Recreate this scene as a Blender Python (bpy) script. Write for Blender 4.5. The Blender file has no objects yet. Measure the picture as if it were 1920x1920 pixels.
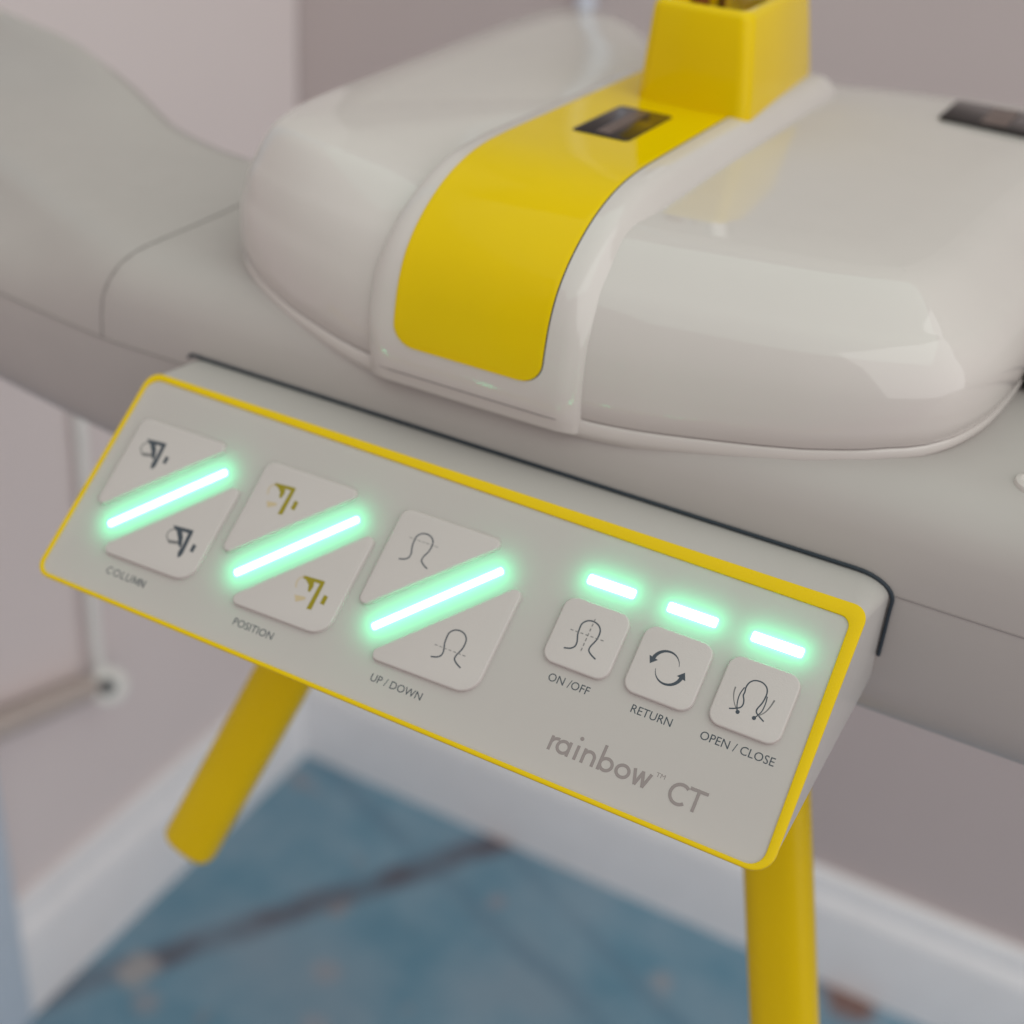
import bpy, bmesh, math
from mathutils import Vector, Matrix
SC = bpy.context.scene
COL = SC.collection

# ------------------------------------------------------------------ camera
# World axes: X along the control panel, Y away from the viewer, Z up; metres.
CAM_R = ((0.88080516, 0.29752573, -0.36832148),
         (0.46742594, -0.42241767, 0.77657987),
         (0.07546699, -0.85617857, -0.51113891))     # columns: right, down, forward
CAM_C = Vector((0.28101928, -0.30928673, 0.1962863))
r, d, f = [Vector((CAM_R[0][i], CAM_R[1][i], CAM_R[2][i])) for i in range(3)]
cam_data = bpy.data.cameras.new("camera")
cam = bpy.data.objects.new("camera", cam_data)
COL.objects.link(cam)
m = Matrix.Identity(4)
for i in range(3):
    m[i][0], m[i][1], m[i][2], m[i][3] = r[i], -d[i], -f[i], CAM_C[i]
cam.matrix_world = m
cam_data.sensor_width = 36.0
cam_data.lens = 36.0 * 2552.5 / 1920.0
cam_data.clip_start = 0.01
cam_data.clip_end = 50.0
cam_data.dof.use_dof = True
cam_data.dof.focus_distance = 0.354
cam_data.dof.aperture_fstop = 7.0
cam_data.dof.aperture_blades = 0
SC.camera = cam

# ------------------------------------------------------------------ world, lamps, exposure
world = bpy.data.worlds.new("World")
SC.world = world
world.use_nodes = True
bg = world.node_tree.nodes["Background"]
bg.inputs["Color"].default_value = (1.0, 0.885, 0.90, 1)
bg.inputs["Strength"].default_value = 0.43

def area_lamp(name, loc, target, sx, sy, power, color):
    L = bpy.data.lights.new(name, 'AREA')
    L.shape = 'RECTANGLE'
    L.size, L.size_y = sx, sy
    L.energy = power
    L.color = color
    o = bpy.data.objects.new(name, L)
    COL.objects.link(o)
    o.location = loc
    o.rotation_euler = (Vector(target) - Vector(loc)).to_track_quat('-Z', 'Y').to_euler()
    return o
area_lamp("window_light", (2.0, -0.3, 1.0), (0, 0.1, -0.05), 3.6, 2.8, 38.0, (0.99, 0.98, 0.955))
area_lamp("ceiling_light", (0.3, -0.2, 1.6), (0.1, 0.1, 0), 2.6, 2.4, 14.5, (0.72, 1.0, 0.85))

SC.view_settings.view_transform = 'Standard'
SC.view_settings.look = 'None'
SC.view_settings.exposure = -0.04
SC.view_settings.gamma = 1.0
SC.view_settings.use_curve_mapping = False
SC.render.engine = 'CYCLES'
SC.cycles.use_denoising = True
SC.cycles.max_bounces = 8
SC.cycles.sample_clamp_indirect = 4.0

# ------------------------------------------------------------------ materials
def mat(name, base, rough=0.4, coat=0.0, spec=0.5, metallic=0.0, var=0.03, vscale=30.0, bump=0.0, bscale=400.0):
    M = bpy.data.materials.new(name)
    M.use_nodes = True
    nt = M.node_tree
    b = nt.nodes["Principled BSDF"]
    b.inputs["Roughness"].default_value = rough
    b.inputs["Metallic"].default_value = metallic
    b.inputs["Specular IOR Level"].default_value = spec
    b.inputs["Coat Weight"].default_value = coat
    b.inputs["Coat Roughness"].default_value = 0.05
    tc = nt.nodes.new("ShaderNodeTexCoord")
    n = nt.nodes.new("ShaderNodeTexNoise")
    n.inputs["Scale"].default_value = vscale
    n.inputs["Detail"].default_value = 3
    nt.links.new(tc.outputs["Object"], n.inputs["Vector"])
    rp = nt.nodes.new("ShaderNodeValToRGB")
    rp.color_ramp.elements[0].position = 0.3
    rp.color_ramp.elements[1].position = 0.7
    rp.color_ramp.elements[0].color = tuple(c * (1 - var) for c in base) + (1,)
    rp.color_ramp.elements[1].color = tuple(min(1, c * (1 + var)) for c in base) + (1,)
    nt.links.new(n.outputs["Fac"], rp.inputs["Fac"])
    nt.links.new(rp.outputs["Color"], b.inputs["Base Color"])
    n3 = nt.nodes.new("ShaderNodeTexNoise")
    n3.inputs["Scale"].default_value = 45.0
    n3.inputs["Detail"].default_value = 6
    n3.inputs["Roughness"].default_value = 0.7
    nt.links.new(tc.outputs["Object"], n3.inputs["Vector"])
    mr = nt.nodes.new("ShaderNodeMapRange")
    mr.inputs["From Min"].default_value = 0.35
    mr.inputs["From Max"].default_value = 0.75
    mr.inputs["To Min"].default_value = rough
    mr.inputs["To Max"].default_value = min(1.0, rough * 1.35 + 0.015)
    nt.links.new(n3.outputs["Fac"], mr.inputs["Value"])
    nt.links.new(mr.outputs["Result"], b.inputs["Roughness"])
    if bump > 0:
        n2 = nt.nodes.new("ShaderNodeTexNoise")
        n2.inputs["Scale"].default_value = bscale
        n2.inputs["Detail"].default_value = 4
        nt.links.new(tc.outputs["Object"], n2.inputs["Vector"])
        bp = nt.nodes.new("ShaderNodeBump")
        bp.inputs["Strength"].default_value = bump
        bp.inputs["Distance"].default_value = 0.0005
        nt.links.new(n2.outputs["Fac"], bp.inputs["Height"])
        nt.links.new(bp.outputs["Normal"], b.inputs["Normal"])
    return M

M_SHELL = mat("glossy_white_shell", (0.59, 0.545, 0.522), 0.045, coat=0.2, var=0.012)
M_ARM = mat("satin_white_arm", (0.445, 0.41, 0.393), 0.38, coat=0.0, spec=0.3, var=0.015)
M_BOX = mat("satin_white_box", (0.50, 0.47, 0.45), 0.33, coat=0.2, var=0.012)
M_KEY = mat("matt_white_key", (0.52, 0.478, 0.462), 0.5, var=0.012, bump=0.12, bscale=2500)
M_YEL = mat("glossy_yellow", (0.75, 0.52, 0.0), 0.05, coat=0.0, spec=0.15, var=0.02)
M_YELS = mat("satin_yellow", (0.72, 0.495, 0.0), 0.25, coat=0.0, spec=0.18, var=0.02)
M_GAP = mat("dark_gap", (0.022, 0.032, 0.045), 0.6)
M_SEAM = mat("seam_shadow_grey", (0.27, 0.24, 0.235), 0.7)
M_INK = mat("slate_ink", (0.045, 0.058, 0.075), 0.6)
M_INKL = mat("faint_ink", (0.17, 0.165, 0.165), 0.6)
M_INKY = mat("olive_ink", (0.27, 0.22, 0.0), 0.6)
M_INKYL = mat("faint_yellow_ink", (0.50, 0.40, 0.25), 0.6)
M_LOGO = mat("warm_grey_ink", (0.26, 0.22, 0.215), 0.5)
M_WIN = mat("dark_window_glass", (0.016, 0.012, 0.012), 0.10, coat=0.0, spec=0.3)
M_WINB = mat("dim_sensor_bar", (0.10, 0.065, 0.055), 0.3)
M_WALL = mat("mauve_painted_wall", (0.575, 0.49, 0.482), 0.75, var=0.025, vscale=3.0, bump=0.2, bscale=120)
M_WALL_LIT = mat("painted_wall_lit_tone", (0.79, 0.70, 0.69), 0.75, var=0.02, vscale=3.0, bump=0.2, bscale=120)  # same wall paint, colour lightened to stand in for the light it catches
M_SKIRT = mat("white_skirting_paint", (0.88, 0.87, 0.89), 0.4, var=0.02)
M_CASE = mat("cool_white_casing", (0.60, 0.68, 0.78), 0.4, var=0.02)
M_FIX = mat("cream_plastic", (0.90, 0.89, 0.85), 0.4)
M_TAUPE = mat("taupe_bar", (0.52, 0.445, 0.41), 0.5)
M_STEEL = mat("brushed_steel", (0.6, 0.58, 0.56), 0.22, metallic=1.0)
M_BROWN = mat("amber_resin", (0.18, 0.05, 0.015), 0.25)

# translucent front membrane: lit from inside by the light bars
M_PLATE = bpy.data.materials.new("translucent_membrane")
M_PLATE.use_nodes = True
nt = M_PLATE.node_tree
pb = nt.nodes["Principled BSDF"]
pb.inputs["Base Color"].default_value = (0.71, 0.65, 0.625, 1)
pb.inputs["Roughness"].default_value = 0.38
tr = nt.nodes.new("ShaderNodeBsdfTranslucent")
tr.inputs["Color"].default_value = (0.66, 0.66, 0.66, 1)
mx = nt.nodes.new("ShaderNodeMixShader")
mx.inputs["Fac"].default_value = 0.35
nt.links.new(pb.outputs[0], mx.inputs[1])
nt.links.new(tr.outputs[0], mx.inputs[2])
nt.links.new(mx.outputs[0], nt.nodes["Material Output"].inputs["Surface"])

M_LED = bpy.data.materials.new("green_white_light")
M_LED.use_nodes = True
nt = M_LED.node_tree
nt.nodes.clear()
em = nt.nodes.new("ShaderNodeEmission")
em.inputs["Color"].default_value = (0.125, 1.0, 0.44, 1)
em.inputs["Strength"].default_value = 19.0
mo = nt.nodes.new("ShaderNodeOutputMaterial")
nt.links.new(em.outputs[0], mo.inputs["Surface"])

# blue speckled vinyl floor with a dark inlaid band
M_GLOW = bpy.data.materials.new("mint_diffuser_light")
M_GLOW.use_nodes = True
nt = M_GLOW.node_tree
nt.nodes.clear()
em = nt.nodes.new("ShaderNodeEmission")
em.inputs["Color"].default_value = (0.05, 1.0, 0.43, 1)
em.inputs["Strength"].default_value = 6.8
mo = nt.nodes.new("ShaderNodeOutputMaterial")
nt.links.new(em.outputs[0], mo.inputs["Surface"])

M_FLOOR = bpy.data.materials.new("blue_marbled_vinyl")
M_FLOOR.use_nodes = True
nt = M_FLOOR.node_tree
fb = nt.nodes["Principled BSDF"]
fb.inputs["Roughness"].default_value = 0.45
tc = nt.nodes.new("ShaderNodeTexCoord")
def noise(scale, detail, rough=0.5):
    n = nt.nodes.new("ShaderNodeTexNoise")
    n.inputs["Scale"].default_value = scale
    n.inputs["Detail"].default_value = detail
    n.inputs["Roughness"].default_value = rough
    nt.links.new(tc.outputs["Object"], n.inputs["Vector"])
    return n
def ramp(src, p0, c0, p1, c1):
    q = nt.nodes.new("ShaderNodeValToRGB")
    q.color_ramp.elements[0].position = p0
    q.color_ramp.elements[1].position = p1
    q.color_ramp.elements[0].color = c0
    q.color_ramp.elements[1].color = c1
    nt.links.new(src, q.inputs["Fac"])
    return q
def mix(fac, a, b):
    q = nt.nodes.new("ShaderNodeMix")
    q.data_type = 'RGBA'
    nt.links.new(fac, q.inputs["Factor"])
    if isinstance(a, tuple): q.inputs["A"].default_value = a
    else: nt.links.new(a, q.inputs["A"])
    if isinstance(b, tuple): q.inputs["B"].default_value = b
    else: nt.links.new(b, q.inputs["B"])
    return q.outputs["Result"]
blue = ramp(noise(9, 5, 0.6).outputs["Fac"], 0.35, (0.125, 0.265, 0.365, 1), 0.68, (0.24, 0.37, 0.47, 1))
fleck = ramp(noise(15, 2).outputs["Fac"], 0.66, (0, 0, 0, 1), 0.76, (0.75, 0.75, 0.75, 1))
floor_col = mix(fleck.outputs["Color"], blue.outputs["Color"], (0.33, 0.27, 0.27, 1))
def vmath(op, a, b):
    q = nt.nodes.new("ShaderNodeVectorMath"); q.operation = op
    for k, v in enumerate((a, b)):
        if isinstance(v, tuple): q.inputs[k].default_value = v
        else: nt.links.new(v, q.inputs[k])
    return q
def fmath(op, a, b=0.0):
    q = nt.nodes.new("ShaderNodeMath"); q.operation = op
    for k, v in enumerate((a, b)):
        if isinstance(v, (int, float)): q.inputs[k].default_value = v
        else: nt.links.new(v, q.inputs[k])
    return q.outputs[0]
FCX, FCY = (-0.5044 + 2.2) / 2, (-0.6 + 0.786) / 2      # middle of the floor sheet
def falloff(dist, r0, r1, top):
    q = nt.nodes.new("ShaderNodeMapRange"); q.interpolation_type = 'SMOOTHSTEP'
    nt.links.new(dist, q.inputs["Value"])
    q.inputs["From Min"].default_value = r0; q.inputs["From Max"].default_value = r1
    q.inputs["To Min"].default_value = top; q.inputs["To Max"].default_value = 0.0
    return q.outputs["Result"]
def vein(p0, p1, width, top):
    """mask of a straight marbling vein from p0 to p1, with a wandering, broken edge"""
    a, b = Vector(p0), Vector(p1)
    dd = (b - a).normalized()
    nx, ny = -dd.y, dd.x
    c = (a.x - FCX) * nx + (a.y - FCY) * ny
    dot = vmath('DOT_PRODUCT', tc.outputs["Object"], (nx, ny, 0)).outputs["Value"]
    wob = fmath('MULTIPLY', fmath('SUBTRACT', noise(14, 3).outputs["Fac"], 0.5), 0.022)
    dist = fmath('ABSOLUTE', fmath('ADD', fmath('SUBTRACT', dot, c), wob))
    m = falloff(dist, width * 0.3, width, top)
    brk = ramp(noise(11, 4).outputs["Fac"], 0.30, (0.35, 0.35, 0.35, 1), 0.58, (1, 1, 1, 1)).outputs["Color"]
    return fmath('MULTIPLY', m, brk)
def spot(x, y, r, top):
    wobv = vmath('ADD', tc.outputs["Object"], (-(x - FCX), -(y - FCY), 0))
    dist = vmath('LENGTH', wobv.outputs["Vector"], (0, 0, 0)).outputs["Value"]
    wob = fmath('MULTIPLY', fmath('SUBTRACT', noise(30, 3).outputs["Fac"], 0.5), r * 1.2)
    return falloff(fmath('ADD', dist, wob), r * 0.35, r, top)
cloud = ramp(noise(4.5, 3).outputs["Fac"], 0.42, (0, 0, 0, 1), 0.66, (0.55, 0.55, 0.55, 1)).outputs["Color"]
floor_col = mix(cloud, floor_col, (0.20, 0.27, 0.34, 1))
floor_col = mix(vein((-0.40, 0.742), (-0.02, 0.60), 0.018, 0.4), floor_col, (0.09, 0.17, 0.25, 1))
floor_col = mix(vein((-0.16, 0.742), (0.14, 0.60), 0.014, 0.35), floor_col, (0.09, 0.17, 0.25, 1))
floor_col = mix(vein((-0.50, 0.312), (-0.197, 0.776), 0.024, 0.88), floor_col, (0.10, 0.085, 0.11, 1))
for x, y, rr_, top, cc_ in ((-0.436, 0.402, 0.030, 0.8, (0.42, 0.39, 0.39, 1)), (-0.40, 0.375, 0.02, 0.5, (0.36, 0.32, 0.33, 1)), (0.037, 0.673, 0.018, 0.5, (0.38, 0.32, 0.32, 1)), (-0.165, 0.679, 0.013, 0.5, (0.34, 0.26, 0.27, 1)),
                            (-0.27, 0.50, 0.022, 0.45, (0.36, 0.31, 0.32, 1)), (-0.24, 0.44, 0.02, 0.4, (0.36, 0.32, 0.34, 1)), (-0.205, 0.765, 0.016, 0.7, (0.16, 0.09, 0.09, 1)), (0.215, 0.760, 0.044, 0.95, (0.20, 0.095, 0.07, 1))):
    floor_col = mix(spot(x, y, rr_, top), floor_col, cc_)
nt.links.new(floor_col, fb.inputs["Base Color"])

# ------------------------------------------------------------------ object helpers
ROOTPOS = {}
def worldpos(o):
    return ROOTPOS[o.name]

def empty(name, loc):
    o = bpy.data.objects.new(name, None)
    COL.objects.link(o)
    o.location = loc
    o.empty_display_size = 0.05
    ROOTPOS[o.name] = Vector(loc)
    return o

def mesh_obj(name, verts, faces, material, parent=None, smooth=True, sharp=40.0):
    """verts in world space; the origin goes to the middle of the mesh"""
    vs = [Vector(v) for v in verts]
    c = Vector((0, 0, 0))
    for v in vs: c += v
    c /= len(vs)
    me = bpy.data.meshes.new(name)
    me.from_pydata([tuple(v - c) for v in vs], [], faces)
    bm = bmesh.new()
    bm.from_mesh(me)
    bmesh.ops.recalc_face_normals(bm, faces=bm.faces)
    if smooth:
        for fc in bm.faces: fc.smooth = True
        lim = math.radians(sharp)
        for e in bm.edges:
            if len(e.link_faces) == 2 and e.calc_face_angle(0) > lim: e.smooth = False
    bm.to_mesh(me)
    bm.free()
    me.materials.append(material)
    o = bpy.data.objects.new(name, me)
    COL.objects.link(o)
    ROOTPOS[o.name] = c
    if parent is not None:
        o.parent = parent
        o.location = c - worldpos(parent)
    else:
        o.location = c
    return o

def tag(o, label=None, cat=None, group=None, kind=None):
    if label: o["label"] = label
    if cat: o["category"] = cat
    if group: o["group"] = group
    if kind: o["kind"] = kind
    return o

def loft(rings, cap_start=False, cap_end=False, closed=True):
    n = len(rings[0])
    V, F = [], []
    for rg in rings: V += list(rg)
    for i in range(len(rings) - 1):
        for j in range(n if closed else n - 1):
            k = (j + 1) % n
            F.append((i * n + j, i * n + k, (i + 1) * n + k, (i + 1) * n + j))
    if cap_start: F.append(tuple(range(n)))
    if cap_end: F.append(tuple((len(rings) - 1) * n + j for j in range(n)))
    return V, F

def catmull(pts, sub):
    P = [Vector(p) for p in pts]
    out = []
    for i in range(len(P) - 1):
        p0 = P[i - 1] if i else P[0] * 2 - P[1]
        p1, p2 = P[i], P[i + 1]
        p3 = P[i + 2] if i + 2 < len(P) else P[-1] * 2 - P[-2]
        for s in range(sub):
            t = s / sub
            out.append(0.5 * ((2 * p1) + (p2 - p0) * t + (2 * p0 - 5 * p1 + 4 * p2 - p3) * t * t + (3 * p1 - p0 - 3 * p2 + p3) * t ** 3))
    out.append(P[-1])
    return out

def tube(path, rad, n=8, cap=True):
    P = [Vector(p) for p in path]
    rings = []
    up = None
    for i, p in enumerate(P):
        t = (P[min(i + 1, len(P) - 1)] - P[max(i - 1, 0)]).normalized()
        if up is None:
            up = t.orthogonal().normalized()
        up = (up - t * up.dot(t)).normalized()
        b = t.cross(up)
        rr = rad[i] if isinstance(rad, (list, tuple)) else rad
        rings.append([p + (up * math.cos(2 * math.pi * k / n) + b * math.sin(2 * math.pi * k / n)) * rr for k in range(n)])
    return loft(rings, cap, cap)

def rounded(poly, radii, inset=0.0, seg=7):
    """convex polygon (any winding) with rounded corners, then inset; same point count for every inset"""
    n = len(poly)
    P = [Vector(p) for p in poly]
    A = sum(P[i].x * P[(i + 1) % n].y - P[(i + 1) % n].x * P[i].y for i in range(n))
    if A < 0:
        P = P[::-1]
        radii = list(radii)[::-1]
    out = []
    for i in range(n):
        a, b, c = P[i - 1], P[i], P[(i + 1) % n]
        d1, d2 = (b - a).normalized(), (c - b).normalized()
        n1, n2 = Vector((-d1.y, d1.x)), Vector((-d2.y, d2.x))
        rad = radii[i]
        den = 1 + n1.dot(n2)
        cen = b + (n1 + n2) * (rad / den)
        rho = rad - inset
        a0 = math.atan2(-n1.y, -n1.x)
        a1 = math.atan2(-n2.y, -n2.x)
        while a1 < a0: a1 += 2 * math.pi
        for s in range(seg + 1):
            t = a0 + (a1 - a0) * s / seg
            out.append(cen + Vector((math.cos(t), math.sin(t))) * rho)
    return out

# ------------------------------------------------------------------ panel space (millimetres: u right, v down, h out)
PV = Vector((0.0, -0.7812078, -0.6242710))
PN = Vector((0.0, -0.6242710, 0.7812078))
def pw(u, v, h=0.0):
    return Vector((u, 0, 0)) * 0.001 + PV * (v * 0.001) + PN * (h * 0.001)
def panel_rings(spec):
    return [[pw(p.x, p.y, h) for p in ring] for ring, h in spec]

# ==================================================================== THE SETTING
FLZ = CAM_C.z - 1.15
WY = 0.786
WX = -0.5044
def sheet(name, corners, material):
    return mesh_obj(name, corners, [tuple(range(len(corners)))], material, smooth=False)
fl = sheet("floor", [(WX, -0.6, FLZ), (2.2, -0.6, FLZ), (2.2, WY, FLZ), (WX, WY, FLZ)], M_FLOOR)
tag(fl, "blue marbled vinyl floor", kind="structure")

def slab(name, x0, x1, y0, y1, z0, z1, material, parent=None, bevel=0.0):
    V = [(x, y, z) for x in (x0, x1) for y in (y0, y1) for z in (z0, z1)]
    F = [(0, 1, 3, 2), (4, 6, 7, 5), (0, 4, 5, 1), (2, 3, 7, 6), (0, 2, 6, 4), (1, 5, 7, 3)]
    o = mesh_obj(name, V, F, material, parent, smooth=False)
    if bevel > 0:
        bm = bmesh.new(); bm.from_mesh(o.data)
        bmesh.ops.bevel(bm, geom=list(bm.edges), offset=bevel, segments=3, affect='EDGES', profile=0.6)
        for fc in bm.faces: fc.smooth = True
        bm.to_mesh(o.data); bm.free()
    return o

wb = slab("back_wall", WX - 0.12, 2.2, WY, WY + 0.12, FLZ - 0.01, 1.2, M_WALL)
tag(wb, "mauve grey painted wall behind the machine", kind="structure")
wl = slab("left_wall", WX - 0.12, WX, -1.3, WY - 0.002, FLZ - 0.01, 1.2, M_WALL_LIT)
tag(wl, "pinkish grey wall on the left, colour lightened to mimic light falling on it", kind="structure")

def skirting(name, parent, axis, a0, a1, face):
    """white skirting with a stepped top; profile as (out, up)"""
    prof = [(0.0, 0.135), (0.008, 0.134), (0.011, 0.128), (0.012, 0.112), (0.018, 0.104), (0.020, 0.096), (0.0205, 0.004), (0.0205, -0.004), (0.0, -0.004)]
    R = []
    for a in (a0, a1):
        ring = []
        for o_, z in prof:
            if axis == 'x': ring.append((a, face - o_, FLZ + z))
            else: ring.append((face + o_, a, FLZ + z))
        R.append(ring)
    V, F = loft(R, True, True)
    return mesh_obj(name, V, F, M_SKIRT, parent, sharp=30)
skirting("skirting_board", wb, 'x', WX + 0.0215, 2.2, WY - 0.0005)
skirting("skirting_board", wl, 'y', 0.304, WY - 0.001, WX + 0.0005)

# door casing at the near end of the left wall
cas = slab("door_casing", WX - 0.002, WX + 0.024, 0.18, 0.3035, FLZ - 0.003, 1.2, M_CASE, bevel=0.004)
tag(cas, "cool white upright door casing at the near end of the left wall", "door casing")

# white conduit on the back wall
V, F = tube([(-0.209, WY - 0.006, FLZ + 0.14), (-0.209, WY - 0.006, 0.4), (-0.209, WY - 0.006, 1.19)], 0.0085, 12)
cd = mesh_obj("cable_conduit", V, F, mat("cool_white_conduit", (0.66, 0.68, 0.76), 0.35))
tag(cd, "thin cool white cable conduit running up the mauve wall", "conduit")

# pivoting wall bracket on the left wall: upright strip, pivot disc, taupe bar
br = empty("wall_bracket", (WX, 0.44, -0.62))
tag(br, "cream pivot bracket on the left wall holding a taupe horizontal bar", "bracket")
bx = WX + 0.028
V, F = tube(catmull([(WX + 0.010, 0.4545, -0.12), (WX + 0.010, 0.4520, -0.386), (WX + 0.014, 0.4420, -0.526), (bx - 0.012, 0.4400, -0.600), (bx - 0.012, 0.4440, -0.620)], 8), 0.0052, 12)
mesh_obj("upright_rod", V, F, M_FIX, br)
DAX = Vector((0.48, -0.72, 0.50)).normalized()
DU = DAX.orthogonal().normalized(); DV = DAX.cross(DU)
def disc(name, c, rad, th, material, parent, hole=False):
    rings = []
    for q, s in ((0, 0.86), (0.12, 0.97), (0.3, 1.0), (0.8, 1.0), (1.0, 0.9)):
        rings.append([Vector(c) + DAX * (th * q) + (DU * math.cos(2 * math.pi * k / 28) + DV * math.sin(2 * math.pi * k / 28)) * rad * s for k in range(28)])
    V, F = loft(rings, True, True)
    return mesh_obj(name, V, F, material, parent)
pd = disc("pivot_disc", (bx - 0.004, 0.4445, -0.6310), 0.0178, 0.012, M_FIX, br)
disc("hub_bolt", Vector((bx - 0.004, 0.4445, -0.6310)) + DAX * 0.0115, 0.0076, 0.003, mat("grey_bolt", (0.04, 0.05, 0.06), 0.4), pd)
V, F = tube([(bx - 0.014, 0.4290, -0.6280), (bx - 0.013, 0.375, -0.6130), (bx - 0.012, 0.22, -0.5700)], 0.0125, 14)
mesh_obj("taupe_bar", V, F, M_TAUPE, br)

# ==================================================================== THE MACHINE
mc = empty("dental_scanner", (0.12, 0.10, -0.07))
tag(mc, "white and yellow dental scanner with green lit control panel and domed housing", "medical scanner")

# ---- arm: cross-sections lofted along X
def arm_shift(x):
    t = max(0.0, -0.035 - x)
    return 0.9 * t * t / (0.03 + t) * 0.55 + 0.0 * t
def interp(tab, x):
    if x <= tab[0][0]: return tab[0][1:]
    for a, b in zip(tab, tab[1:]):
        if x <= b[0]:
            t = (x - a[0]) / (b[0] - a[0]); t = t * t * (3 - 2 * t) if False else t
            return tuple(p + (q - p) * t for p, q in zip(a[1:], b[1:]))
    return tab[-1][1:]
BACK = [(-0.495, 0.235, 0.062), (-0.36, 0.225, 0.055), (-0.26, 0.200, 0.0453), (-0.21, 0.190, 0.043), (-0.157, 0.170, 0.0358), (-0.117, 0.155, 0.0245), (-0.092, 0.150, 0.0225), (-0.071, 0.147, 0.0220), (-0.045, 0.16, 0.0220), (-0.02, 0.22, 0.0220), (0.02, 0.27, 0.022), (0.2, 0.28, 0.022), (0.5, 0.28, 0.022)]
def arm_profile(x):
    s = arm_shift(x)
    by, bz = interp(BACK, x)
    lift = bz - 0.022
    q = s * 0.35
    P = [(0.0266 + s * 0.35, -0.0104), (0.0266 + s * 0.5, -0.002), (0.0271 + s * 0.72, 0.0055), (0.0290 + s, 0.0115), (0.0330 + s, 0.0165), (0.0385 + s, 0.0200), (0.0448 + s, 0.0216), (0.0520 + s, 0.0220)]
    y0 = 0.052 + s
    for t in (0.25, 0.45, 0.62, 0.76, 0.88, 0.98):
        P.append((y0 + (by - 0.004 - y0) * t, 0.022 + lift * t ** 2.2))
    P += [(by + 0.0005, bz - 0.0005), (by + 0.002, bz - 0.006), (by, -0.035), (by - 0.012, -0.055), (by - 0.04, -0.066), (0.095 + q, -0.0745), (0.075 + q, -0.0742), (0.0600 + q, -0.0710), (0.0500 + q, -0.0672), (0.0420 + q, -0.0618), (0.0370 + q, -0.0565), (0.0335 + q, -0.0500), (0.0312 + q, -0.0430), (0.0291 + q, -0.0330), (0.0275 + q, -0.0210)]
    return P
XS = [-0.495, -0.43, -0.38, -0.34, -0.30, -0.27, -0.24, -0.22, -0.20, -0.18, -0.165, -0.15, -0.135, -0.12, -0.105, -0.09, -0.08, -0.07, -0.06, -0.05, -0.045, -0.04, -0.0365, -0.03, -0.02, -0.01, 0.0, 0.03, 0.08, 0.13, 0.18, 0.23, 0.28, 0.33, 0.40, 0.48]
V, F = loft([[(x, y, z) for y, z in arm_profile(x)] for x in XS], True, True)
arm = mesh_obj("support_arm", V, F, M_ARM, mc, sharp=75)

# fine seams of the arm covers
def arm_pt(x, i, out=0.0):
    P = arm_profile(x); n = len(P)
    k = int(math.floor(i)); t = i - k
    a, b = Vector(P[k % n]), Vector(P[(k + 1) % n])
    p = a.lerp(b, t)
    tn = (b - a).normalized()
    nn = Vector((tn.y, -tn.x))
    return Vector((x, p.x, p.y)) - Vector((0, nn.x, nn.y)) * out
V, F = tube([arm_pt(x, 0) for x in (0.2425, 0.27, 0.30, 0.34, 0.40, 0.47)], 0.00028, 6)
mesh_obj("seam", V, F, M_SEAM, arm)
M_SEAML = mat("pale_seam", (0.31, 0.28, 0.27), 0.7)
V, F = tube([arm_pt(x, 0) for x in XS if x <= 0.0], 0.0004, 6)
mesh_obj("seam", V, F, M_SEAML, arm)
path = catmull([arm_pt(-0.0395, 8.9), arm_pt(-0.0378, 8.0), arm_pt(-0.0367, 7.0), arm_pt(-0.0372, 6.0), arm_pt(-0.0390, 5.0), arm_pt(-0.0415, 4.0), arm_pt(-0.0435, 3.0), arm_pt(-0.0452, 2.0), arm_pt(-0.0460, 1.0), arm_pt(-0.0462, 0.0)], 3)
V, F = tube(path, 0.00042, 6)
mesh_obj("seam", V, F, M_SEAML, arm)

# round white cap and end block on the right of the arm
rings = []
cc = Vector((0.2685, 0.0525, 0.0205))
nrm = Vector((0, -0.1, 1)).normalized()
for rr, hh in ((0.0068, -0.002), (0.0068, 0.0012), (0.0062, 0.0024), (0.0050, 0.0028), (0.0042, 0.0020), (0.0, 0.0018)):
    rings.append([cc + Vector((rr * math.cos(2 * math.pi * k / 28), rr * math.sin(2 * math.pi * k / 28), 0)) + nrm * hh for k in range(28)])
V, F = loft(rings)
mesh_obj("round_cap", V, F, M_SHELL, arm)
eb = slab("end_block", 0.2535, 0.40, 0.1125, 0.20, 0.0235, 0.050, M_ARM, mc, bevel=0.003)
slab("seam", 0.2525, 0.4005, 0.1118, 0.2007, 0.0300, 0.0306, M_GAP, eb)
slab("under_gap", 0.256, 0.398, 0.1145, 0.198, 0.0215, 0.0236, M_GAP, eb)

# ---- column far left carrying the arm (outside the picture)
V, F = loft([[(x, y, z) for x, y in [(-0.485, 0.06), (-0.430, 0.06), (-0.420, 0.07), (-0.420, 0.16), (-0.430, 0.17), (-0.485, 0.17), (-0.495, 0.16), (-0.495, 0.07)]] for z in (FLZ, -0.062)], True, True)
mesh_obj("support_column", V, F, M_ARM, mc, smooth=False)

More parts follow.
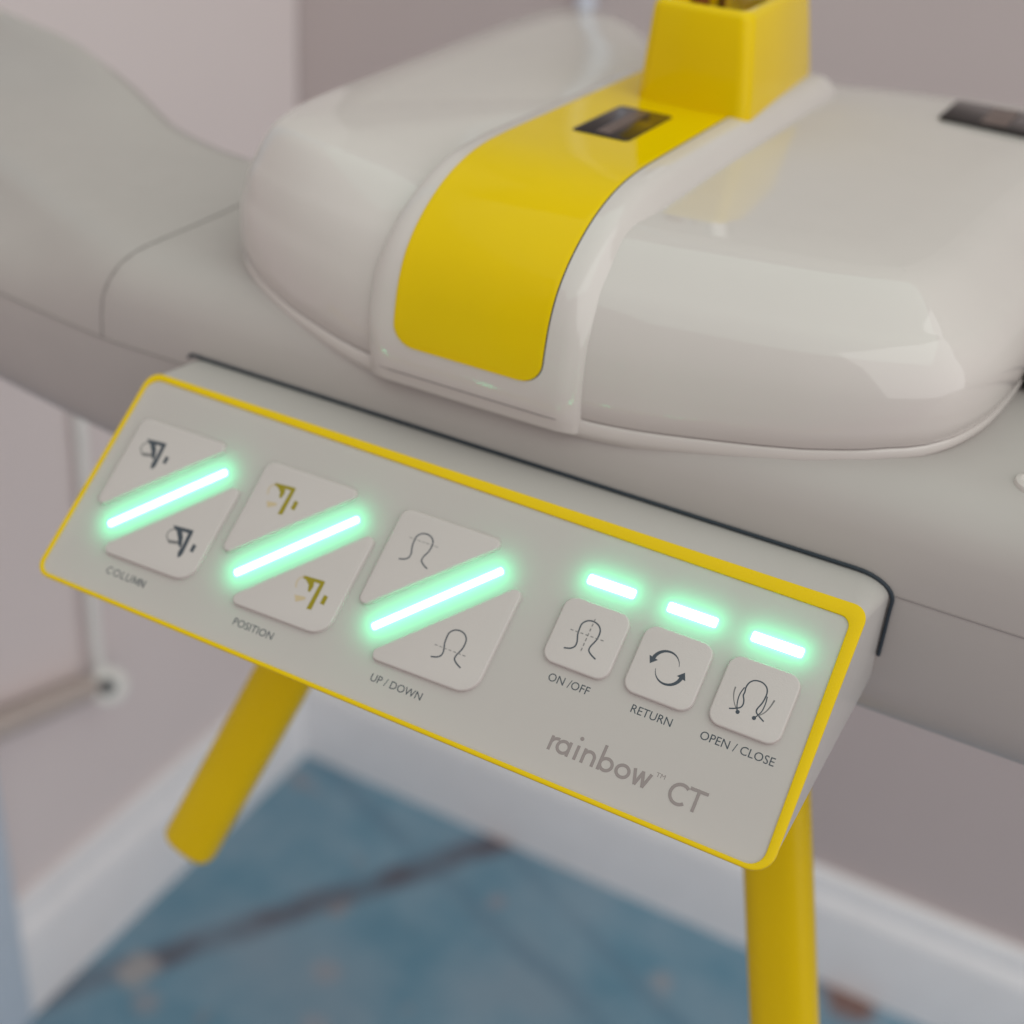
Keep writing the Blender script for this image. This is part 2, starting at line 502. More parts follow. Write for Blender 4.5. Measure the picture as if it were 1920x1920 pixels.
# ---- dark gap around the control box where it enters the arm
GY, GZ = 0.0262, -0.0054
gap = [Vector((-0.0068, GY + 0.0006, GZ - 0.0016))]
for x in (-0.0052, 0.03, 0.08, 0.13, 0.18, 0.2300):
    gap.append(Vector((x, GY, GZ)))
for k in range(1, 9):
    t = k / 8 * math.pi / 2
    gap.append(Vector((0.2300 + 0.0118 * math.sin(t), GY, GZ - 0.0068 * (1 - math.cos(t)))))
gap += [Vector((0.2417, GY + 0.0003, GZ - 0.0110)), Vector((0.2417, GY + 0.0010, GZ - 0.0180)), Vector((0.2416, GY + 0.0023, GZ - 0.0270))]
V, F = tube(gap, 0.00062, 8)
mesh_obj("shadow_gap", V, F, M_GAP, arm)

# ---- control panel: wedge box
cp_outer = [(0, 0), (240, 0), (240, 74.7), (0, 74.7)]
CR = [5.0, 4.2, 6.0, 5.0]
def outer(inset): return rounded(cp_outer, CR, inset)
front = outer(0.25)
rings = [[pw(p.x, p.y, -2.6) for p in outer(4.5)], [pw(p.x, p.y, -1.6) for p in outer(4.0)], [pw(p.x, p.y, -1.0) for p in front]]
back1, back2 = [], []
for p in rounded(cp_outer, [5.0, 11.0, 6.0, 5.0], 0.25):
    t = min(1, max(0, p.y / 74.7))
    q = Vector((p.x * 0.001 * 1.026 - 0.0052, 0.0264 + 0.0030 * t, -0.0062 - 0.0385 * t))
    back2.append(q + Vector((0, 0.003, -0.0005)))
for s in (0.02, 0.1, 0.35, 0.7, 0.97):
    rings.append([a.lerp(b, s) for a, b in zip(rings[2], back2)])
rings.append(back2)
V, F = loft(rings, False, True)
box = mesh_obj("control_panel", V, F, M_BOX, mc, sharp=45)

# yellow bezel
inner_poly = [(1.45, 2.2), (236.4, 4.2), (237.5, 73.4), (1.45, 73.4)]
IR = [4.5, 3.0, 4.2, 3.6]
def inner(inset): return rounded(inner_poly, IR, inset)
spec = [(outer(0.0), -1.2), (outer(0.0), -0.25), (outer(0.08), -0.08), (outer(0.25), 0.0), (inner(-0.22), 0.0), (inner(-0.05), -0.08), (inner(0.0), -0.22), (inner(0.0), -1.2)]
V, F = loft(panel_rings(spec))
n = len(front)
F += [(i, (i + 1) % n, 7 * n + (i + 1) % n, 7 * n + i) for i in range(n)]
mesh_obj("yellow_bezel", V, F, M_YELS, box, sharp=60)

# membrane
HP = -0.55
ring = inner(-0.05)
V = [pw(p.x, p.y, HP) for p in ring]
mem = mesh_obj("membrane", V, [tuple(range(len(V)))], M_PLATE, box, smooth=False)

ring = rounded([(3, 3), (236, 4.5), (236, 65.5), (3, 65.5)], [3.0] * 4)  # unseen black sheet, added to stop green light bouncing inside the box
V = [pw(p.x, p.y, -4.8) for p in ring] + [pw(p.x, p.y, -5.0) for p in ring]
nn_ = len(ring)
mesh_obj("light_blocking_sheet", V, [tuple(range(nn_)), tuple(range(2 * nn_ - 1, nn_ - 1, -1))] + [(i, (i + 1) % nn_, nn_ + (i + 1) % nn_, nn_ + i) for i in range(nn_)], mat("black_light_blocker", (0.012, 0.014, 0.013), 0.7), box, smooth=False)

# keys
KH = 0.75
CAMU, CAMV, CAMH = CAM_C.x * 1000, CAM_C.dot(PV) * 1000, CAM_C.dot(PN) * 1000
KSC = (CAMH - KH) / (CAMH - 2.0)          # key outlines were measured 2 mm above the panel face
def kp(p): return (CAMU + (p[0] - CAMU) * KSC, CAMV + (p[1] - CAMV) * KSC)
def key(name, poly, radii, label=None):
    b = 0.5
    poly = [kp(q) for q in poly]
    spec = [(rounded(poly, radii, -0.1), HP - 0.3), (rounded(poly, radii, 0.0), KH - b)]
    for k in range(1, 6):
        t = k / 5 * math.pi / 2
        spec.append((rounded(poly, radii, b * (1 - math.cos(t))), KH - b + b * math.sin(t)))
    V, F = loft(panel_rings(spec), False, True)
    o = mesh_obj(name, V, F, M_KEY, box, sharp=70)
    if label: o["label"] = label
    return o
BX = [8.7, 57.4, 106.0]
for x in BX:
    key("triangular_key", [(x, 16.1), (x + 35.4, 15.8), (x, 50.0)], [3.2, 2.0, 2.0])
    key("triangular_key", [(x + 44.8, 25.2), (x + 44.3, 60.5), (x + 8.6, 61.2)], [2.0, 6.0, 2.0])
SX = [163.3, 187.3, 211.35]
for x in SX:
    key("square_key", [(x, 24.2), (x + 19.6, 24.2), (x + 19.5, 43.9), (x, 43.9)], [3.6] * 4)

# light bars: partly sunk through the membrane
def bar(a, b, w, h0=-0.6, h1=-0.25, name="light_bar", material=M_LED):
    a, b = Vector(a), Vector(b)
    dd = (b - a).normalized(); nn = Vector((-dd.y, dd.x))
    poly = [a + nn * w / 2, b + nn * w / 2, b - nn * w / 2, a - nn * w / 2]
    rr = [min(0.6, w * 0.3)] * 4
    spec = [(rounded(poly, rr, 0.0, 4), h0), (rounded(poly, rr, 0.0, 4), h1 - 0.04), (rounded(poly, rr, 0.04, 4), h1)]
    V, F = loft(panel_rings(spec), True, True)
    return mesh_obj(name, V, F, material, box)
for x in BX:
    bar((x + 6.9, 52.3), (x + 35.7, 23.6), 2.0)
    bar((x + 5.6, 53.6), (x + 37.0, 22.3), 8.0, -4.6, -4.2, "light_diffuser", M_GLOW)
for x in SX:
    bar((x + 2.6, 17.5), (x + 16.8, 17.5), 2.75)
    bar((x + 0.9, 17.5), (x + 18.5, 17.5), 6.4, -4.6, -4.2, "light_diffuser", M_GLOW)

# ---- printing (thin raised ink)
class Ink:
    def __init__(s): s.V, s.F, s.k = [], [], 0
    def poly(s, pts, h):
        if h == KH: pts = [kp(q) for q in pts]
        s.k += 1
        hh = h + 0.012 + s.k * 0.004
        n = len(pts); o = len(s.V)
        s.V += [pw(p[0], p[1], hh) for p in pts] + [pw(p[0], p[1], h - 0.05) for p in pts]
        s.F.append(tuple(o + i for i in range(n)))
        s.F += [(o + i, o + (i + 1) % n, o + n + (i + 1) % n, o + n + i) for i in range(n)]
    def stroke(s, pts, w, h, smooth=0, closed=False):
        if h == KH: pts = [kp(q) for q in pts]
        P = [Vector((p[0], p[1], 0)) for p in pts]
        W = list(w) if isinstance(w, (list, tuple)) else [w] * len(P)
        if smooth:
            Q = catmull([Vector((p.x, p.y, ww)) for p, ww in zip(P, W)], smooth)
            P = [Vector((q.x, q.y, 0)) for q in Q]; W = [q.z for q in Q]
        L, R = [], []
        n = len(P)
        for i in range(n):
            if closed: t = (P[(i + 1) % n] - P[i - 1]).normalized()
            else: t = (P[min(i + 1, n - 1)] - P[max(i - 1, 0)]).normalized()
            nn = Vector((-t.y, t.x, 0))
            L.append(P[i] + nn * W[i] / 2); R.append(P[i] - nn * W[i] / 2)
        s.k += 1
        hh = h + 0.012 + s.k * 0.004
        o = len(s.V)
        for a, b in zip(L, R):
            s.V += [pw(a.x, a.y, hh), pw(b.x, b.y, hh), pw(a.x, a.y, h - 0.05), pw(b.x, b.y, h - 0.05)]
        for i in range(n if closed else n - 1):
            j = (i + 1) % n
            a, b = o + 4 * i, o + 4 * j
            s.F += [(a, a + 1, b + 1, b), (a, b, b + 2, a + 2), (a + 1, a + 3, b + 3, b + 1)]
    def arc(s, cx, cy, rx, ry, a0, a1, w, h, n=28):
        full = abs(a1 - a0) >= 359.9
        k = n if full else n + 1
        s.stroke([(cx + rx * math.cos(math.radians(a0 + (a1 - a0) * i / n)), cy + ry * math.sin(math.radians(a0 + (a1 - a0) * i / n))) for i in range(k)], w, h, 0, full)
    def build(s, name, material):
        return mesh_obj(name, s.V, s.F, material, box, smooth=False)

def off(pts, dx, dy): return [(x + dx, y + dy) for x, y in pts]
def dashes(ink, a, b, n, w, h, duty=0.6):
    a, b = Vector(a), Vector(b)
    for i in range(n):
        p, q = a.lerp(b, i / n), a.lerp(b, (i + duty) / n)
        ink.stroke([(p.x, p.y), (q.x, q.y)], w, h)
HEAD = [(5.08, 14.67), (6.79, 14.2), (7.78, 13.3), (7.87, 11.91), (7.2, 9.93), (7.01, 8.37), (6.99, 6.9), (7.55, 5.85), (8.45, 5.2), (9.72, 4.95), (11.0, 5.2), (12.0, 5.85), (12.6, 6.8), (12.79, 8.06), (12.62, 9.73), (11.9, 11.6), (11.87, 12.94), (13.01, 13.9), (14.6, 14.62)]
def head_icon(dx, dy, sx=1.0):
    k = Ink(); k.stroke(off([((x - 5.08) * sx, y - 14.67) for x, y in HEAD], dx, dy), 0.42, KH, 4); k.build("head_icon", M_INK)
head_icon(106 + 5.9, 16 + 15.4)
head_icon(106 + 28.15, 16 + 38.5)
head_icon(163.3 + 5.08, 24.3 + 14.67)
k = Ink(); dashes(k, (111.9, 24.3), (121.9, 24.3), 7, 0.2, KH, 0.72); k.build("level_line", M_INKL)
k = Ink(); dashes(k, (133.7, 50.92), (144.1, 50.95), 7, 0.24, KH); k.build("level_line", M_INKL)
k = Ink(); dashes(k, (168.0, 33.5), (178.5, 33.4), 7, 0.26, KH); dashes(k, (173.27, 28.4), (173.2, 38.7), 7, 0.26, KH); k.build("cross_lines", M_INKL)

def ret_arc(cx, cy, rr, a0, a1, ink):
    pts, W = [], []
    for i in range(25):
        t = i / 24
        a = math.radians(a0 + (a1 - a0) * t)
        pts.append((cx + rr * math.cos(a), cy + rr * math.sin(a))); W.append(0.12 + 0.95 * t ** 1.1)
    ink.stroke(pts, W, KH)
    a = math.radians(a1); c = Vector((cx + rr * math.cos(a), cy + rr * math.sin(a)))
    t = Vector((-math.sin(a), math.cos(a))) * (1 if a1 > a0 else -1); nn = Vector((-t.y, t.x))
    ink.poly([tuple(c + nn * 1.35), tuple(c + t * 1.9), tuple(c - nn * 1.35)], KH)
k = Ink(); ret_arc(187.3 + 8.75, 24.3 + 9.35, 3.72, -10, -168, k); ret_arc(187.3 + 10.45, 24.3 + 10.65, 3.72, 172, 12, k); k.build("return_icon", M_INK)
OX, OY = 211.4, 24.3
k = Ink()
k.stroke(off([(4.57, 14.4), (5.9, 13.9), (7.23, 13.1), (7.55, 12.01), (7.25, 10.82), (6.75, 9.88), (6.8, 8.9), (6.62, 7.61), (6.9, 6.3), (7.66, 5.35), (8.84, 4.9), (10.31, 4.98), (11.6, 5.8), (12.19, 7.19), (12.15, 9.0), (11.9, 10.3), (11.35, 11.9), (11.42, 12.8), (12.34, 13.57), (14.05, 14.5)], OX, OY), 0.38, KH, 4)
k.stroke(off([(6.29, 7.73), (5.85, 9.43), (5.81, 10.98), (6.19, 12.92), (6.94, 14.53)], OX, OY), 0.3, KH, 4)
k.stroke(off([(12.58, 7.99), (12.81, 9.8), (12.69, 12.0), (12.12, 13.4), (11.43, 14.49)], OX, OY), 0.3, KH, 4)
for cx, cy in ((6.97, 14.5), (11.43, 14.5)):
    k.poly([(OX + cx + 0.55 * math.cos(t * math.pi / 8), OY + cy + 0.55 * math.sin(t * math.pi / 8)) for t in range(16)], KH)
k.build("temple_icon", M_INK)
k = Ink()
k.stroke(off([(4.07, 8.39), (4.19, 9.88), (4.69, 11.41), (5.51, 12.81), (6.85, 14.38)], OX, OY), [0.4, 0.34, 0.28, 0.26, 0.26], KH, 4)
k.stroke(off([(14.65, 8.24), (14.2, 10.39), (13.44, 12.2), (12.19, 13.63)], OX, OY), [0.46, 0.36, 0.3, 0.24], KH, 4)
k.build("temple_arms_icon", M_INKL)

C_BAR = [(5.09, 6.85), (12.47, 6.16), (12.8, 7.45), (6.32, 7.89)]
C_STEM = [(11.24, 6.81), (12.63, 6.54), (13.1, 14.07), (12.75, 15.25), (11.98, 15.69), (11.29, 13.96), (11.56, 11.91)]
C_IN = [(6.37, 7.33), (8.6, 7.14), (10.32, 9.27), (11.1, 11.16), (11.4, 12.6), (10.4, 12.3), (8.88, 10.11)]
C_ARC = [(7.3, 7.57), (5.28, 8.41), (4.73, 10.04), (5.48, 11.23), (6.78, 12.06), (9.88, 11.39)]
C_BASE = [(6.08, 11.57), (9.93, 10.84), (10.32, 11.78), (6.74, 12.61)]
C_SQ = [(14.68, 10.05), (16.03, 10.25), (16.0, 12.64), (14.73, 12.46)]
for dx, dy in ((8.8, 16.0), (33.36, 38.91)):
    k = Ink()
    for P in (C_BAR, C_STEM, C_IN, C_SQ): k.poly(off(P, dx, dy), KH)
    k.build("column_icon", M_INK)
    k = Ink(); k.stroke(off(C_ARC, dx, dy), 0.42, KH, 4); k.poly(off(C_BASE, dx, dy), KH); k.build("column_arc_icon", M_INKL)
P_BAR = [(5.93, 6.33), (13.12, 5.78), (13.29, 6.98), (6.28, 7.3)]
P_STEM = [(12.0, 6.34), (13.28, 6.08), (13.29, 15.02), (11.74, 15.27)]
P_IN = [(6.29, 6.64), (9.84, 6.53), (10.54, 8.45), (10.28, 10.34), (9.51, 10.31), (8.85, 8.49)]
P_ARC = [(5.46, 10.54), (4.91, 8.92), (5.27, 7.53), (6.53, 6.38)]
P_BASE = [(6.19, 12.63), (9.77, 12.13), (10.04, 12.93), (7.52, 14.51)]
P_SQ = [(14.91, 9.54), (16.31, 9.71), (16.29, 12.49), (14.86, 12.34)]
for dx, dy in ((57.4, 16.0), (80.81, 39.53)):
    k = Ink()
    for P in (P_BAR, P_STEM, P_IN, P_SQ): k.poly(off(P, dx, dy), KH)
    k.build("position_icon", M_INKY)
    k = Ink(); k.stroke(off(P_ARC, dx, dy), 0.45, KH, 4); k.poly(off(P_BASE, dx, dy), KH); k.build("position_arc_icon", M_INKYL)

def lettering(text, u0, u1, vbase, cap, material, h=HP):
    cu = bpy.data.curves.new("lettering", 'FONT')
    cu.body = text
    cu.size = 1.0
    cu.offset = 0.0
    cu.resolution_u = 3
    to = bpy.data.objects.new("lettering_source", cu)
    COL.objects.link(to)
    dg = bpy.context.evaluated_depsgraph_get()
    me = bpy.data.meshes.new_from_object(to.evaluated_get(dg))
    bpy.data.objects.remove(to)
    bpy.data.curves.remove(cu)
    xs = [v.co.x for v in me.vertices]; ys = [v.co.y for v in me.vertices]
    x0, x1, y1 = min(xs), max(xs), max(ys)
    kx = (u1 - u0) / (x1 - x0)
    y0 = 0.0
    yt = 0.727
    ky = cap / yt
    nv = len(me.vertices)
    V = [pw(u0 + (v.co.x - x0) * kx, vbase - v.co.y * ky, h + 0.03) for v in me.vertices]
    F = [tuple(p.vertices) for p in me.polygons]
    bpy.data.meshes.remove(me)
    return mesh_obj("lettering", V, F, material, box, smooth=False)
# the leftmost caption, drawn with strokes
k = Ink(); lw = 0.3
bt, tp = 66.6, 64.25
my, ry = (bt + tp) / 2, (bt - tp) / 2 - lw / 2
k.arc(24.55, my, 1.1, ry, 48, 312, lw, HP, 18)
k.arc(27.25, my, 1.15, ry, 0, 360, lw, HP, 24)
k.stroke([(29.3, tp), (29.3, bt)], lw, HP); k.stroke([(29.3, bt - lw / 2), (30.5, bt - lw / 2)], lw, HP)
k.stroke([(31.1, tp), (31.1, bt - 0.85)], lw, HP); k.arc(31.95, bt - 0.85 - lw / 4, 0.85, 0.85, 180, 0, lw, HP, 14); k.stroke([(32.8, tp), (32.8, bt - 0.85)], lw, HP)
k.stroke([(33.75, tp), (33.75, bt)], lw, HP); k.stroke([(33.78, tp), (34.75, bt - 0.3)], lw, HP); k.stroke([(34.72, bt - 0.3), (35.7, tp)], lw, HP); k.stroke([(35.72, tp), (35.72, bt)], lw, HP)
k.stroke([(36.5, tp), (36.5, bt)], lw, HP); k.stroke([(36.5, tp), (38.0, bt)], lw, HP); k.stroke([(38.0, tp), (38.0, bt)], lw, HP)
k.build("lettering", M_INK)
lettering("POSITION", 71.6, 85.6, 66.6, 2.35, M_INK)
lettering("UP / DOWN", 119.4, 135.9, 66.6, 2.35, M_INK)
lettering("ON /OFF", 167.0, 179.2, 48.35, 2.4, M_INK)
lettering("RETURN", 191.6, 203.1, 48.35, 2.4, M_INK)
lettering("OPEN / CLOSE", 211.2, 231.4, 48.35, 2.4, M_INK)
lettering("TM", 204.5, 207.0, 61.7, 1.25, M_LOGO)

# rounded wordmark drawn with strokes
k = Ink(); HB = HP; w = 0.86; BL = 65.75; XH = 4.05
def vstem(x, y0, y1): k.stroke([(x, y0), (x, y1)], w, HB)
cy = BL - XH / 2; rr = (XH - w) / 2
vstem(175.1, BL - XH, BL)
k.arc(176.75, BL - XH + 1.65 + w / 2, 1.65, 1.65, -165, -75, w, HB, 12)
k.arc(178.75, cy, rr + 0.05, rr, 0, 360, w, HB)
vstem(178.75 + rr + 0.05, BL - XH, BL)
vstem(182.65, BL - XH, BL)
k.poly([(182.65 + 0.56 * math.cos(t * math.pi / 8), 59.75 + 0.56 * math.sin(t * math.pi / 8)) for t in range(16)], HB)
vstem(184.75, BL - XH, BL)
k.arc(186.25, BL - XH + 1.5 + w / 2, 1.5, 1.5, -180, 0, w, HB, 18)
vstem(187.75, BL - XH + 1.5 + w / 2, BL)
vstem(189.55, 58.9, BL)
k.arc(189.55 + rr + 0.1, cy, rr + 0.1, rr, 0, 360, w, HB)
k.arc(196.0, cy, rr + 0.15, rr, 0, 360, w, HB)
wx = 198.9
k.stroke([(wx, BL - XH), (wx + 1.2, BL)], w, HB); k.stroke([(wx + 1.15, BL), (wx + 2.35, BL - XH)], w * 0.95, HB)
k.stroke([(wx + 2.3, BL - XH), (wx + 3.4, BL)], w, HB); k.stroke([(wx + 3.35, BL), (wx + 4.6, BL - XH)], w * 0.95, HB)
k.arc(212.1, 63.75, 2.55, 2.6, 48, 312, w, HB)
k.stroke([(214.1, 61.15), (219.0, 61.15)], w, HB)
k.stroke([(216.55, 61.15), (216.55, 66.75)], w, HB)
k.build("wordmark", M_LOGO)

# ==================================================================== domed housing
CX = 0.1065
HALF = [(0, .0240), (.020, .0243), (.041, .0259), (.0545, .0273), (.0705, .0298), (.093, .0338), (.107, .0376), (.120, .0432), (.1325, .0530), (.1405, .0720), (.1445, .0985), (.1465, .14), (.147, .18), (.147, .22), (.1465, .252), (.1435, .280), (.135, .298), (.118, .3075), (.092, .3085), (.06, .302), (.03, .294), (0, .291)]
hp = catmull([Vector((a, b, 0)) for a, b in HALF], 8)
loop = [Vector((CX + p.x, p.y)) for p in hp] + [Vector((CX - p.x, p.y)) for p in reversed(hp[1:-1])]
loop = [Vector((p.x if p.x > CX else CX + (p.x - CX) * (1 - 0.185 * min(1, (CX - p.x) / 0.10)), p.y)) for p in loop]
loop = [Vector((p.x, p.y + max(0.0, (p.y - 0.25) / 0.055) * (0.006 * min(1, (p.x - CX) / 0.05) if p.x > CX else -0.006 * min(1, (CX - p.x) / 0.04) * max(0, 1 - max(0, (CX - 0.08 - p.x)) / 0.03)))) for p in loop]
# even spacing
acc = [0.0]
for i in range(len(loop)): acc.append(acc[-1] + (loop[(i + 1) % len(loop)] - loop[i]).length)
NO = 180
outl = []
j = 0
for i in range(NO):
    s = acc[-1] * i / NO
    while acc[j + 1] < s: j += 1
    t = (s - acc[j]) / (acc[j + 1] - acc[j])
    outl.append(loop[j].lerp(loop[(j + 1) % len(loop)], t))
norm = []
for i in range(NO):
    t = (outl[(i + 1) % NO] - outl[i - 1]).normalized()
    norm.append(Vector((-t.y, t.x)))
if norm[0].y < 0: norm = [-q for q in norm]
LIP = [(0.0012, .0085), (0, .0100), (-.0005, .0112), (-.0006, .0142), (-.0003, .0148), (.0006, .0150)]
SHELL = [(.0006, .0150), (.0, .01535), (-.0005, .0158), (-.0014, .0225), (-.0017, .0300), (-.0010, .0380), (.0014, .0457), (.0050, .0520), (.0092, .0562), (.0150, .0608), (.0205, .0642), (.0250, .0660), (.0295, .0671)]
def lift(y, z):
    zb = interp([(.0, .0098), (.0259, .0101), (.0298, .0129), (.0338, .0158), (.0376, .0180), (.0432, .0204), (.053, .0222), (.07, .0225)], y)[0] + 0.0004
    return (zb - 0.0105) * max(0.0, 1 - (z - 0.0105) / 0.045)
def leftness(x):
    t = min(1.0, max(0.0, (CX - 0.030 - x) / 0.06))
    return t * t * (3 - 2 * t)
def rise(x, y, z):
    t = min(1.0, max(0.0, (y - 0.08) / 0.20))
    return leftness(x) * (0.0050 + 0.0035 * t) * max(0.0, (z - 0.015) / 0.052)
def shell_ring(dd, z):
    out = []
    for p, q in zip(outl, norm):
        kk = min(1.0, max(0.0, (p.y - 0.12) / 0.19)); kk = 1 - 0.5 * kk * kk * (3 - 2 * kk)
        kk *= 1 - 0.55 * leftness(p.x)
        v = p + q * (dd * kk if dd > 0 else dd)
        out.append(Vector((v.x, v.y, z + lift(p.y, z) + rise(p.x, v.y, z))))
    return out
sm = SHELL[:3] + [(q.x, q.y) for q in catmull([Vector((a, b, 0)) for a, b in SHELL[3:]], 4)]
rings = [shell_ring(a, b) for a, b in sm]
last = rings[-1]
cen = Vector((CX, 0.185, 0.0))
for s in (0.85, 0.65, 0.45, 0.25, 0.08):
    rings.append([Vector((cen.x + (p.x - cen.x) * s, cen.y + (p.y - cen.y) * s, p.z + 0.0017 * (1 - s * s))) for p in last])
V, F = loft(rings, False, True)
hs = mesh_obj("domed_housing", V, F, M_SHELL, mc, sharp=50)
V, F = loft([shell_ring(a, b) for a, b in LIP])
mesh_obj("base_trim", V, F, M_SHELL, hs, sharp=60)
V, F = loft([shell_ring(.0002, .0146), shell_ring(.0002, .0156)])
mesh_obj("seam", V, F, M_SEAM, hs)

# raised centre band
PB = [(.0226, .0102), (.0205, .0160), (.0196, .0220), (.0194, .0280), (.0200, .0360), (.0217, .0449), (.0255, .0532), (.0325, .0608), (.0425, .0675), (.0540, .0722), (.0674, .0750), (.0850, .0760), (.1200, .0762), (.1700, .0764), (.2200, .0765), (.2420, .0763), (.2570, .0745), (.2660, .0680)]
PR = [(.0242, .0102), (.0230, .0160), (.0222, .0220), (.0218, .0285), (.0226, .0365), (.0250, .0450), (.0300, .0520), (.0372, .0582), (.0460, .0630), (.0570, .0668), (.0690, .0685), (.0860, .0692), (.1200, .0697), (.1700, .0705), (.2200, .0716), (.2420, .0718), (.2560, .0708), (.2640, .0660)]
pb_ = catmull([Vector((0, a, b)) for a, b in PB], 4)
pr_ = catmull([Vector((0, a, b)) for a, b in PR], 4)
def inward(P):
    out = []
    for i in range(len(P)):
        t = (P[min(i + 1, len(P) - 1)] - P[max(i - 1, 0)]).normalized()
        out.append(Vector((0, t.z, -t.y)))
    return out
nb, nr = inward(pb_), inward(pr_)
XW = [(.0678, 1, .0045), (.0690, 1, .0008), (.0698, .93, 0), (.0707, .74, 0), (.0718, .45, 0), (.0732, .20, 0), (.0750, .06, 0), (.0775, 0, 0), (.105, 0, 0), (.1328, 0, 0), (.1353, .06, 0), (.1372, .20, 0), (.1388, .45, 0), (.1400, .74, 0), (.1409, .93, 0), (.1418, 1, .0008), (.1430, 1, .0045)]
rings = []
for i in range(len(pb_)):
    ring = []
    for x, wgt, ins in XW:
        p = pb_[i].lerp(pr_[i], wgt) + nr[i] * ins
        ring.append(Vector((x, p.y, p.z)))
    rings.append(ring)
V, F = loft(rings, False, False, closed=False)
nx = len(XW)
mesh_obj("centre_band", V, F, M_SHELL, hs, sharp=60)

V, F = tube([(.0722, .0221, .01485), (.0745, .0212, .01485), (.079, .0207, .01485), (.105, .0207, .01485), (.131, .0207, .01485), (.1352, .0210, .01485), (.1385, .0222, .01485)], 0.00022, 6)
mesh_obj("seam", V, F, M_SEAM, hs)

# yellow inlay over the band, with the dark gap beneath it
def inlay_sheet(name, x0, x1, rad, out, th, material, z_start, y_end, grow=0.0):
    i0 = next(i for i, p in enumerate(pb_) if p.z >= z_start)
    P = [p for p in pb_[i0:] if p.y <= y_end or p.z < 0.06]
    N = nb[i0:i0 + len(P)]
    # densify the start so the rounded corners are smooth
    dense, dn = [], []
    for i in range(len(P) - 1):
        m_ = 6 if i < 5 else 2
        for s in range(m_):
            dense.append(P[i].lerp(P[i + 1], s / m_)); dn.append(N[i].lerp(N[i + 1], s / m_))
    dense.append(P[-1]); dn.append(N[-1])
    rows = []
    s = 0.0
    for i, p in enumerate(dense):
        if i: s += (p - dense[i - 1]).length
        cut = rad - math.sqrt(max(0, rad * rad - (rad - s) ** 2)) if s < rad else 0
        row = []
        for t in (0, 0.006, 0.03, 0.2, 0.5, 0.8, 0.97, 0.994, 1):
            x = (x0 + cut) + (x1 - x0 - 2 * cut) * t
            e = th * (0.35 if t in (0, 1) else 0.0)
            q = p - dn[i] * (out + th - e)
            row.append(Vector((x, q.y, q.z)))
        b0 = p - dn[i] * (out - 0.0006)
        rows.append([Vector((x0 + cut, b0.y, b0.z))] + row + [Vector((x1 - cut, b0.y, b0.z))])
    V, F = loft(rows, False, False, closed=False)
    k0 = list(range(len(rows[0])))
    F.append(tuple(k0))
    return mesh_obj(name, V, F, material, hs, sharp=60)
inlay_sheet("inlay_gap", .0802, .13095, .0070, .00001, .00008, M_GAP, .0238, .252)
yi = inlay_sheet("yellow_inlay", .0799, .13055, .0070, .00005, .00035, M_YEL, .0238, .252)

# dark sensor windows
def window(name, c, sx, sy, zc, tilt, parent):
    poly = [(-sx / 2, -sy / 2), (sx / 2, -sy / 2), (sx / 2, sy / 2), (-sx / 2, sy / 2)]
    rings = []
    for ins, h in ((0, -0.002), (0, 0.0003), (0.0003, 0.0005)):
        rings.append([Vector((c[0] + p.x, c[1] + p.y * math.cos(tilt), zc + h + p.y * math.sin(tilt))) for p in rounded(poly, [0.0022] * 4, ins)])
    V, F = loft(rings, False, True)
    wd = mesh_obj(name, V, F, M_WIN, parent, sharp=60)
    V = [Vector((c[0] + a, c[1] + b, zc + 0.0007 + b * math.sin(tilt))) for a, b in ((-sx * 0.12, -sy * 0.42), (sx * 0.12, -sy * 0.42), (sx * 0.12, sy * 0.42), (-sx * 0.12, sy * 0.42))]
    V += [v - Vector((0, 0, 0.0005)) for v in V]
    mesh_obj("sensor_strip", V, [(0, 1, 2, 3), (4, 5, 1, 0), (5, 6, 2, 1), (6, 7, 3, 2), (7, 4, 0, 3)], M_WINB, wd, smooth=False)
    return wd
window("sensor_window", (.1060, .1205), .0205, .0405, .0765, 0.002, hs)
window("sensor_window", (.2065, .2640), .0410, .0360, .0690, -0.01, hs)

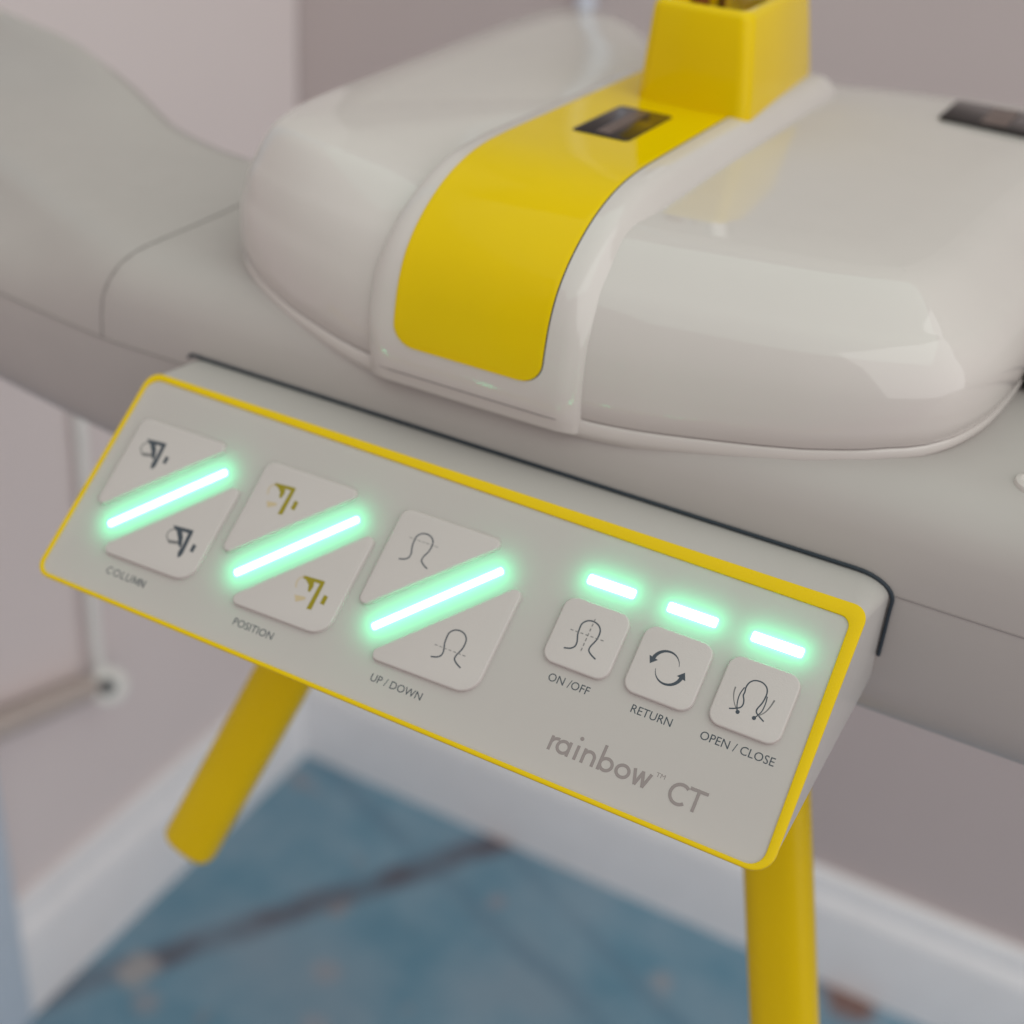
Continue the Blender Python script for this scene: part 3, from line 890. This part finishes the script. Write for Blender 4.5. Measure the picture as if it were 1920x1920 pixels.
# yellow post at the back of the band
def post_ring(z, t):
    fl_, fr_ = (.0942 + .0016 * t, .1375 - .0043 * t)
    bl_, brr = (.0965 + .0016 * t, .1325 - .0040 * t)
    yf, yb = (.156 + .001 * t, .249 - .010 * t)
    return [Vector((p.x, p.y, z)) for p in rounded([(fl_, yf), (fr_, yf), (brr, yb), (bl_, yb)], [.005] * 4, 0.0, 6)]
rings = [post_ring(.0745, 0), post_ring(.0790, .05), post_ring(.095, .5), post_ring(.1085, .92)]
for k_, (ins, z) in enumerate(((.0004, .1098), (.0014, .1108), (.0030, .1112), (.0050, .1108), (.0058, .1085), (.0060, .1040))):
    ring = post_ring(.1085, .95)
    c_ = sum(ring, Vector()) / len(ring)
    rings.append([Vector((p.x + (c_.x - p.x) * ins / .02, p.y + (c_.y - p.y) * ins / .045, z)) for p in ring])
V, F = loft(rings, False, True)
ps = mesh_obj("yellow_post", V, F, M_YEL, mc, sharp=60)
# bite holder standing in the socket of the post
V, F = tube([(.116, .195, .100), (.116, .195, .150)], .0090, 20)
mesh_obj("bite_holder", V, F, M_STEEL, ps)
V, F = tube([(.1035, .185, .102), (.1035, .185, .135)], .0040, 14)
mesh_obj("holder_pin", V, F, M_BROWN, ps)

# ---- yellow handles under the arm
def handle(sg, length):
    p0 = Vector((.12 + sg * .0745, .0825, -.06))
    dr = Vector((sg * .3427, -.3429, -1.0))
    L = dr.length; dr = dr / L
    side = Vector((0, -1, 0)).cross(dr).normalized()
    outd = dr.cross(side).normalized()
    sec = []
    hw, hd, ex = .0121, .0085, 2.7
    for k_ in range(32):
        a = 2 * math.pi * k_ / 32
        ca, sa = math.cos(a), math.sin(a)
        sec.append((hw * math.copysign(abs(ca) ** (2 / ex), ca), hd * math.copysign(abs(sa) ** (2 / ex), sa)))
    rings = []
    st = [(-.012, 1), (.05, 1), (.1, 1), (length - .006, 1)]
    for q in range(1, 8):
        t = q / 7 * math.pi / 2
        st.append((length - .006 + .006 * math.sin(t), max(.03, math.cos(t) ** .8)))
    for s, k_ in st:
        rings.append([p0 + dr * (s * 1.0) + side * a * (0.35 + 0.65 * k_ if k_ < 1 else 1) * (1 if k_ > .04 else .6) + outd * b * k_ for a, b in sec])
    V, F = loft(rings, True, True)
    return mesh_obj("grip_handle", V, F, M_YELS, mc, sharp=50)
handle(1, .30)
handle(-1, .201)
